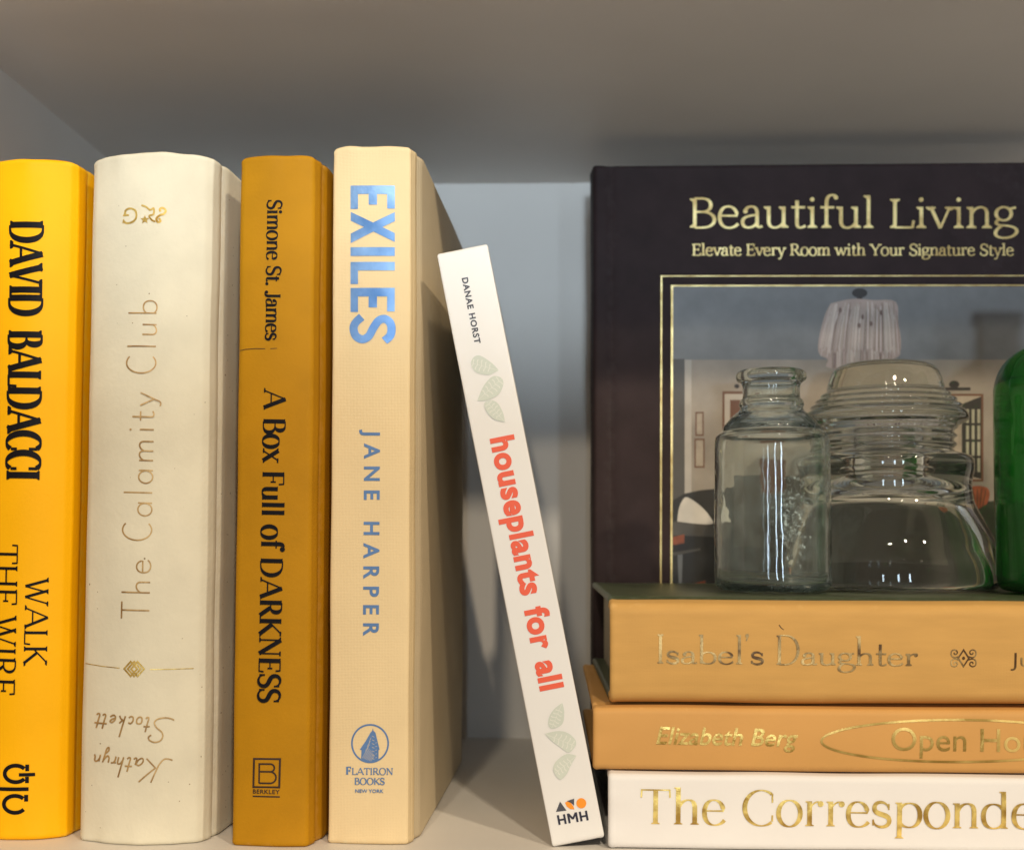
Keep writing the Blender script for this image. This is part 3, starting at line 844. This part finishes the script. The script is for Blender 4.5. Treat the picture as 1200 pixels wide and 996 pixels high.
p.poly([fl(*q_) for q_ in ((415, 190), (422, 160), (430, 190), (452, 212), (474, 300), (500, 402), (488, 410), (488, 522), (410, 552), (345, 542), (285, 505), (290, 410), (270, 404), (340, 305), (395, 210))])
for i in range(7):   # rows of windows on the long face
    x0, y0 = 300+i*16, 500+i*6
    p.line([fl(x0, y0), fl(x0+70-i*4, y0-120+i*9)], 0.42, 1)
for i in range(3): p.line([fl(335+i*22, 420-i*50), fl(385+i*8, 345-i*38)], 0.45, 1)
for i in range(7): p.line([fl(412, 250+i*42), fl(440, 262+i*42)], 0.5, 1)
for i in range(5): p.line([fl(452, 330+i*42), fl(470, 322+i*42)], 0.4, 1)
pen_text(p, 'F', (406.3, 909), (411.4, 909), 8.6, T=.26, t=.12, S=.16, q=.07)
pen_text(p, 'LATIRON', (413, 909), (460.8, 909.2), 7.6, T=.17, t=.08, S=.13, q=.05)
pen_text(p, 'BOOKS', (416.2, 920.2), (451, 920.3), 7.4, T=.19, t=.08, S=.13, q=.05)
sans_text(p, 'NEW YORK', (416.8, 929.4), (450, 929.6), 3.9, bold=0.02)
p.done('publisher_mark', [M['steel_ink'], M['cream_line']], eb)

# --- slim white book leaning to the left
root = thing('book', 'slim white book leaning to the left with coral lettering and sage leaves', 'book', (-0.0006, 0.42, 0.0), (0, rad(-11.35), rad(0.4)), 'books on the shelf')
lb = Book(root, 0.0177, 0.2045, 0.160, bulge=0.0001, eL=0, eR=0, mats=(M['plainwhite'],)*3, square=True, seed=13, rough=0.00008, capwave=0.0)
sh = spine_sheet(lb, ((511.7, 297.3), (570.8, 285.3), (647.8, 992.9), (708.8, 981.0)))
p = Print(sh)
sans_text(p, 'DANAE HORST', (541.2, 327.2), (556.8, 406), 7.4, bold=0.034, space=1.16, word=1.2)
p.done('author_lettering', M['grey_ink'], lb)
p = Print(sh)
sans_text(p, 'houseplants for all', (574.6, 518.8), (633.6, 814), 29.0, bold=0.040, ref='h', space=1.08, word=1.3)
p.done('title_lettering', M['coral'], lb)
leaves_hi = [[(275,635),(235,592),(168,548),(130,555),(113,592),(128,632),(155,652),(215,662)],
             [(150,815),(180,740),(215,690),(250,668),(292,682),(301,722),(272,780),(205,812)],
             [(312,940),(300,885),(268,828),(228,812),(192,828),(205,880),(250,925)]]
leaves_lo = [[(225,38),(237,100),(225,175),(165,208),(132,188),(138,130),(172,78)],
             [(108,240),(200,222),(270,240),(315,290),(300,335),(262,362),(205,325),(150,285)],
             [(318,382),(250,372),(182,420),(163,480),(205,538),(250,505),(282,440)]]
p = Print(sh)
def leaf(pts, f):
    P = [f(*q_) for q_ in pts]
    n = len(P)
    sm = catmull(P+[P[0]], 5)[:-1]
    p.poly(sm, 0)
    tip = P[0]; cx = sum(a for a, b in P)/n; cy = sum(b for a, b in P)/n
    far = (2*cx-tip[0], 2*cy-tip[1])
    far = (cx+(far[0]-cx)*.75, cy+(far[1]-cy)*.75)
    p.line([tip, (cx, cy), far], 0.5, 1, w1=0.5)
    dx, dy = far[0]-tip[0], far[1]-tip[1]; L_ = math.hypot(dx, dy); dx /= L_; dy /= L_
    for k in range(5):
        t_ = .3+.14*k; bx, by = tip[0]+(far[0]-tip[0])*t_, tip[1]+(far[1]-tip[1])*t_
        s_ = L_*.20*(1-abs(t_-.6)*1.1)
        for sg in (1, -1):
            p.line([(bx, by), (bx-dx*s_*.1+sg*-dy*s_*.55+dx*s_*.35, by-dy*s_*.1+sg*dx*s_*.55+dy*s_*.35), (bx+sg*-dy*s_+dx*s_*.2, by+sg*dx*s_+dy*s_*.2)], 0.8, 1, w1=1.5)
for l_ in leaves_hi: leaf(l_, lambda x, y: (530+x/4.98, 310+y/4.98))
p.done('leaf_print', [M['sage'], M['sage_vein']], lb)
p = Print(sh)
for l_ in leaves_lo: leaf(l_, lambda x, y: (620+x/5.66, 820+y/5.66))
p.done('leaf_print', [M['sage'], M['sage_vein']], lb)
p = Print(sh)
hm = lambda x, y: (620+x/5.66, 820+y/5.66)
p.poly([hm(180, 747), hm(250, 738), hm(207, 680)], 0)
p.poly([hm(*q_) for q_ in ((240,686),(258,678),(280,690),(297,712),(302,730),(275,728),(252,712))], 1)
p.poly([hm(252, 677), hm(301, 660), hm(300, 706), hm(283, 690)], 0)
p.ellipse(*hm(348, 690), 33/5.66, 33/5.66, 1)
def hx(x, y): return hm(194+x*2.02-y*.12+y*0, 832-x*.33-y*.62)      # x 0-100 along the line, y 0-100 up
for x_ in (5, 25): p.line([hx(x_, 0), hx(x_, 100)], 2.5, 2)
p.line([hx(5, 48), hx(25, 48)], 2.1, 2)
p.line([hx(38, 0), hx(38, 100)], 2.5, 2); p.line([hx(64, 0), hx(64, 100)], 2.5, 2)
p.line([hx(38.5, 97), hx(51, 38)], 2.3, 2); p.line([hx(63.5, 97), hx(51, 38)], 2.3, 2)
for x_ in (77, 97): p.line([hx(x_, 0), hx(x_, 100)], 2.5, 2)
p.line([hx(77, 48), hx(97, 48)], 2.1, 2)
p.done('publisher_mark', [M['grey_ink'], M['orange'], M['navy_ink']], lb)

# ------------------------------------------------------------------ lying books
def lying(label, x, y, z, w, h, b, twist, mats, **kw):
    root = thing('book', label, 'book', (x, y, z), (0, 0, rad(twist)), 'books on the shelf')
    return Book(root, w, h, b, mats=mats, lying=True, **kw)
def lying_sheet(bk, quad, length):
    return Sheet(quad, lambda a, t, l: bk.on_spine(bk.w*t, bk.h-length*a, l), True)

wb = lying('white book with broad gold foil lettering lying at the bottom of the pile', 0.0178, 0.4185, 0.0005, 0.0242, 0.235, 0.130, 0.0,
           (M['whitebk'],)*3, bulge=0.0006, eL=0.0004, eR=0.0007, gd=0.0009, seed=17, rough=0.0005, capwave=0.0)
sh = lying_sheet(wb, ((712.7, 906.9), (1202.4, 911.7), (712.7, 993.3), (1204.0, 999.1)), 0.1374)
p = Print(sh)
pen_text(p, 'The Correspond', (752, 964.6), (1182, 970), 40.5, T=.14, t=.04, S=.125, q=.022, xh=.715, asc=1.06)
pen_text(p, 'ent', (1186, 970), (1274, 971), 40.5, T=.14, t=.04, S=.125, q=.022, xh=.715)
p.done('title_lettering', M['gold'], wb)

hb = lying('apricot book with a long gold oval on its spine, middle of the pile', 0.0128, 0.4205, 0.0256, 0.0208, 0.222, 0.130, 0.2,
           (M['apricot'],)*3, bulge=0.0008, eL=0.0003, eR=0.0006, gd=0.0009, seed=19, rough=0.0003, capwave=0.0)
sh = lying_sheet(hb, ((694.8, 828.6), (1199.2, 832.6), (694.8, 902), (1200.5, 906.8)), 0.1428)
p = Print(sh)
sans_text(p, 'Elizabeth Berg', (769.5, 871.3), (935.8, 874.4), 20.5, bold=0.012, shear=0.22, ref='E')
p.done('author_lettering', M['gold'], hb)
p = Print(sh)
sans_text(p, 'Open House', (1045.2, 878.6), (1249, 881.2), 26.5, bold=0.0, ref='H')
p.ring(1122, 867.6, 158.5, 24.6, 2.6, n=120)
p.done('title_lettering', M['blind_gold'], hb)

ib = lying('thick tan cloth book with dark green boards lying on top of the pile', 0.0186, 0.4225, 0.0476, 0.0336, 0.235, 0.130, 0.9,
           (M['tan'], M['green_board'], M['green_board']), cr=0.0032, bulge=0.0008, eL=0.0003, eR=0.0018, gd=0.0012, seed=23, rough=0.00035, capwave=0.0)
sh = lying_sheet(ib, ((714.7, 706.4), (1191.9, 708.6), (714.8, 823.6), (1193.9, 826.4)), 0.1370)
p = Print(sh)
pen_text(p, "Isabel's Daughter", (769.4, 776.8), (1075, 779.6), 34, T=.10, t=.042, S=.105, q=.03, xh=.41, asc=1.0)
p.done('title_lettering', M['worn_gold'], ib)
p = Print(sh)
sans_text(p, 'Ju', (1183.6, 780), (1206, 780.4), 15.5, bold=-0.008)
p.done('author_lettering', M['worn_gold'], ib)
p = Print(sh)
ox, oy = 1128.7, 770.8
p.line([(ox-6.2, oy), (ox, oy-9.6), (ox+6.2, oy), (ox, oy+9.6)], 1.7, closed=True)
p.ellipse(ox, oy, 1.7, 1.9)
for sx_ in (1, -1):
    for sy_ in (1, -1):
        sp = [(5.5, 2.0), (10.5, .8), (14.2, 3.2), (14.0, 8.2), (10.4, 9.8), (7.4, 7.8), (8.0, 5.0), (10.6, 4.8), (11.0, 6.8)]
        p.curve([(ox+sx_*a, oy+sy_*b) for a, b in sp], 1.35, per=6)
p.done('ornament', M['worn_gold'], ib)
p = Print(sh)
p.line([(913.5, 732), (916, 735.5), (919, 737.6)], 0.9, w1=0.5)
p.done('scuff', M['brown_ink'], ib)

# ------------------------------------------------------------------ large dark book facing out behind the pile
bw, bh, bt = 0.234, 0.2722, 0.028
root = thing('book', 'large dark picture book facing forward behind the pile', 'book', (0.0176, 0.557+bt, 0.0), (0, 0, rad(-90.2)), 'books on the shelf')
bb = Book(root, bt, bh, bw, bulge=0.0012, eL=0.0, eR=0.0004, gd=0.0009, mats=(M['black'],)*3, seed=29, rough=0.0002, capwave=0.0002, th=0.0026)
vis = 0.1935
def cover_place(a, t, l):
    y = vis*a; z = 0.0800+(0.2722-0.0800)*t
    return Vector((bt+0.0004+0.00022+l, y, z))
sh = Sheet(((696.1, 193.9), (1201.2, 190), (696.2, 690.1), (1211.2, 692.8)), cover_place)
p = Print(sh)
pen_text(p, 'Beautiful Living', (810.6, 268.2), (1190, 269.2), 34.6, T=.125, t=.07, S=.165, q=.05, xh=.73, asc=1.12)
p.done('title_lettering', M['pale_gold'], bb)
p = Print(sh)
pen_text(p, 'Elevate Every Room with Your Signature Style', (813, 301.2), (1187.5, 301.6), 13.4, T=.15, t=.085, S=.165, q=.06, xh=.70, asc=1.08)
p.done('subtitle_lettering', M['pale_gold'], bb)
p = Print(sh)
for (x0, y0, x1, y1, w_) in ((776, 325.6, 1226, 960, 1.5), (788.6, 337, 1213, 948, 1.9)):
    p.line([(x0, y0), (x1, y0-0.4), (x1, y1), (x0-1.5, y1)], w_, closed=True)
p.done('frame_lines', M['pale_gold'], bb)

# the printed picture: a living room under a fringed pendant lamp
inks = ['print_ceiling', 'print_wall', 'print_trim', 'print_shadow', 'print_dark', 'print_brown', 'print_mat', 'print_pillow', 'print_rust',
        'print_shade', 'print_fringe', 'print_fringe_dark', 'print_pane', 'print_leaf', 'print_lamp_metal', 'print_steel']
I = {n_: i for i, n_ in enumerate(inks)}
p = Print(sh, lift=0.00003)
p.rect(789.5, 338, 1212, 947, I['print_wall'])
p.rect(789.5, 338, 1212, 424, I['print_ceiling'])
p.rect(789.3, 423, 803.5, 590, I['print_shadow'])
p.rect(803.5, 424, 811.5, 590, I['print_trim'])
for (x0, y0, x1, y1) in ((816, 485, 826, 513), (815, 516, 827, 550)):
    p.rect(x0, y0, x1, y1, I['print_brown']); p.rect(x0+1.6, y0+1.8, x1-1.6, y1-1.8, I['print_mat'])
p.rect(848, 461, 882, 506, I['print_brown']); p.rect(850.5, 464, 880, 504, I['print_trim']); p.rect(857, 471, 876, 500, I['print_brown'])
p.ellipse(865, 455, 3, 2.6, I['print_lamp_metal'])
# dark sofa, pillow and floor
p.poly(catmull([(789.3, 588), (803, 580), (822, 576), (845, 574), (900, 580), (1000, 585), (1100, 590), (1212, 588), (1212, 947), (789.3, 947)], 1), I['print_dark'])
p.poly([(789.3, 612), (830, 616), (838, 622), (838, 630), (789.3, 628)], I['print_shadow'])
p.poly(catmull([(794.6, 612), (797, 596), (803.5, 584.6), (812, 587), (824, 596), (832, 605), (836.5, 615), (815, 614.6), (794.6, 612)], 4), I['print_pillow'])
p.rect(789.3, 616, 846, 624, I['print_shadow'])
p.poly([(789.3, 630), (803, 627), (803, 637), (789.3, 640)], I['print_rust']); p.rect(789.3, 639, 808, 646, I['print_lamp_metal'])
p.poly([(789.3, 648), (822, 643), (822, 645.4), (789.3, 652)], I['print_shadow'])
p.poly([(795, 651), (801, 650), (800, 688), (796.5, 688)], I['print_steel'])
p.poly([(799, 688), (828, 680), (827, 689), (803, 691)], I['print_rust'])
p.rect(846, 560, 1130, 640, I['print_shadow']); p.rect(890, 540, 925, 580, I['print_brown'])
# the leaded mirror and its finial
p.rect(1101, 464, 1153, 566, I['print_brown']); p.rect(1103.5, 466.5, 1150.5, 563.5, I['print_mat'])
p.poly([(1128, 476), (1150.5, 467), (1150.5, 563), (1128, 558)], I['print_dark'])
for x0 in (1133, 1139.5, 1146):
    for k in range(4): p.rect(x0, 482+k*19, x0+3.2, 498+k*19, I['print_pane'])
p.rect(1104.5, 456.5, 1138, 460, I['print_lamp_metal']); p.ellipse(1119, 453, 6, 4.4, I['print_lamp_metal'])
p.poly(catmull([(1133, 574), (1146, 571), (1158, 574), (1160, 584), (1153, 597), (1138, 598), (1132, 588), (1133, 574)], 4), I['print_rust'])
for k in range(5): p.line([(1136+k*5, 575), (1138+k*4, 585), (1140+k*3, 596)], 0.8, I['print_leaf'])
p.poly([(1143, 600), (1170, 585), (1190, 600), (1190, 690), (1150, 690)], I['print_leaf'])
# fringed lamp
p.ellipse(1009, 345.6, 9, 5.6, I['print_lamp_metal']); p.rect(1006, 350, 1012, 357, I['print_lamp_metal'])
shade = catmull([(975, 358), (1000, 352.5), (1025, 354), (1051, 356), (1054, 380), (1057, 400), (1056, 418), (1048, 424), (1046, 434), (975, 434), (972, 424), (961, 416), (962, 396), (968, 372), (975, 358)], 4)
p.poly(shade[:-1], I['print_shade'])
random.seed(9)
for i in range(90):
    f_ = i/89; x0 = 975+76*f_+random.uniform(-1, 1); x1 = 963+93*f_+random.uniform(-1, 1); y1 = random.uniform(409, 421)
    c_ = random.choice(['print_fringe', 'print_fringe', 'print_trim', 'print_shade', 'print_fringe_dark'])
    ym = random.uniform(356, 372)
    p.line([(x0, ym), ((x0*.45+x1*.55), 384), (x1, y1)], random.uniform(.35, 1.0), I[c_])
for i in range(34):
    x0 = 977+68*i/33+random.uniform(-.8, .8)
    p.line([(x0, 414+random.uniform(-3, 3)), (x0+random.uniform(-1, 1), 434)], random.uniform(.5, 1.1), I[random.choice(['print_fringe', 'print_trim', 'print_fringe_dark'])])
for x0, y0 in ((986, 366), (1012, 374), (1034, 369), (1008, 384), (1022, 382)):
    p.ellipse(x0, y0, 1.8, 3.2, I['print_fringe_dark'], 10)
p.done('cover_photograph', [M[n_] for n_ in inks], bb)

# ------------------------------------------------------------------ glass
def lathe(prof, seg=112, wob=0.0, seed=1):
    mb = MB(); V = []; F = []
    n = len(prof)
    for j in range(seg):
        a = 2*math.pi*j/seg
        for (r, z) in prof:
            k = 1+wob*noise.noise(Vector((math.cos(a)*1.3+seed, math.sin(a)*1.3, z*30)))
            V.append((r*k*math.cos(a), r*k*math.sin(a), z))
    for j in range(seg):
        j2 = (j+1) % seg
        for i in range(n-1):
            F.append((j*n+i, j2*n+i, j2*n+i+1, j*n+i+1))
    b0 = len(V); V.append((0, 0, prof[0][1])); V.append((0, 0, prof[-1][1]))
    for j in range(seg):
        j2 = (j+1) % seg
        F.append((b0, j2*n, j*n)); F.append((b0+1, j*n+n-1, j2*n+n-1))
    mb.add(V, F)
    return mb

ZB = 0.0476+0.0336+0.0018+0.0006        # top of the pile
def px_profile(rows, base, s, per=5, sz=0.966):
    return [(max(0.0004, r*s), (base-y)*s*sz) for r, y in catmull(rows, per)]

# clear bottle
s_ = 0.0320e-2*1.0
outer = [(8, 697), (40, 697.4), (58, 696.8), (64.5, 693), (66.8, 686), (67, 660), (67, 600), (66.6, 540), (66, 516), (63, 509.5), (57, 505), (55.5, 499), (50, 492), (44, 485.5), (38.5, 481),
         (36.2, 477), (37.4, 473), (36.4, 468), (33.6, 464.5), (33, 458), (33.4, 450), (35.5, 446), (39.6, 443.5), (41, 438.5), (39.5, 433.5), (35, 431.2), (31, 432)]
inner = [(28.6, 436), (28, 450), (28.2, 470), (31, 482), (40, 490), (50, 499), (58, 509), (61.4, 520), (62.2, 560), (62.2, 640), (62, 680), (56, 688), (36, 690.2), (8, 690.6)]
prof = px_profile(outer, 697.6, s_, 4) + px_profile(inner, 697.6, s_, 4)
bt_ = thing('glass_bottle', 'small clear glass bottle with stained lower wall standing on the pile', 'bottle', (0.0811, 0.4655, ZB))
lathe(prof, wob=0.006, seed=3).build('body', M['clear_glass'], bt_, smooth=60)

# thick insulator
s_ = 0.0345e-2
outer = [(60, 697.2), (112, 697), (121, 694), (123.5, 687), (122.6, 672), (119, 646), (112, 628), (104, 612), (97, 598), (94.5, 586), (94, 572), (96.4, 560), (97, 549), (93, 541), (80, 537),
         (74, 533), (76, 530), (78.5, 527), (75.5, 523.5), (75.5, 520), (79, 517), (76, 513.5), (76, 510), (79.5, 507), (82, 503.5), (90.5, 499), (92, 493), (89, 487), (84.5, 484), (85, 480), (79, 477), (79.5, 473), (73, 470), (73, 466), (67.5, 463), (66, 457), (63, 446), (58, 436), (48, 429.5), (28, 426.8), (6, 426.4)]
inner = [(4, 500), (18, 501), (29, 507), (33, 514)]
for k in range(6):                                  # the screw thread for the pin
    inner += [(36, 517+k*7), (32, 520.5+k*7)]
inner += [(38, 562), (52, 571), (68, 586), (80, 608), (93, 636), (103, 662), (108, 690)]
prof = px_profile(inner, 697.6, s_, 4) + px_profile(outer, 697.6, s_, 4)
ins = thing('glass_insulator', 'thick ribbed pale glass insulator between the clear bottle and the green bottle', 'insulator', (0.1327, 0.5008, ZB))
lathe(prof, wob=0.0015, seed=6).build('body', M['thick_glass'], ins, smooth=60)

# green bottle, mostly out of frame
s_ = 0.0320e-2
outer = [(10, 697), (50, 697.4), (66, 696), (73, 690), (75, 680), (75.4, 640), (75.4, 560), (75, 470), (74, 450), (70, 434), (62, 420), (50, 409), (38, 402), (31, 396), (29, 388), (29, 360),
         (29.4, 352), (33, 350), (34, 346), (34, 334), (32, 330), (27, 329.6)]
inner = [(22.5, 334), (22, 360), (22.4, 394), (30, 406), (44, 416), (56, 428), (64, 442), (67.6, 460), (68.6, 560), (68.6, 660), (66, 684), (50, 688), (10, 685)]
prof = px_profile(outer, 697.6, s_, 4) + px_profile(inner, 697.6, s_, 4)
gb = thing('glass_bottle', 'dark green glass bottle with rounded shoulder at the right end of the pile', 'bottle', (0.1885, 0.4655, ZB))
lathe(prof, wob=0.004, seed=9).build('body', M['green_glass'], gb, smooth=60)
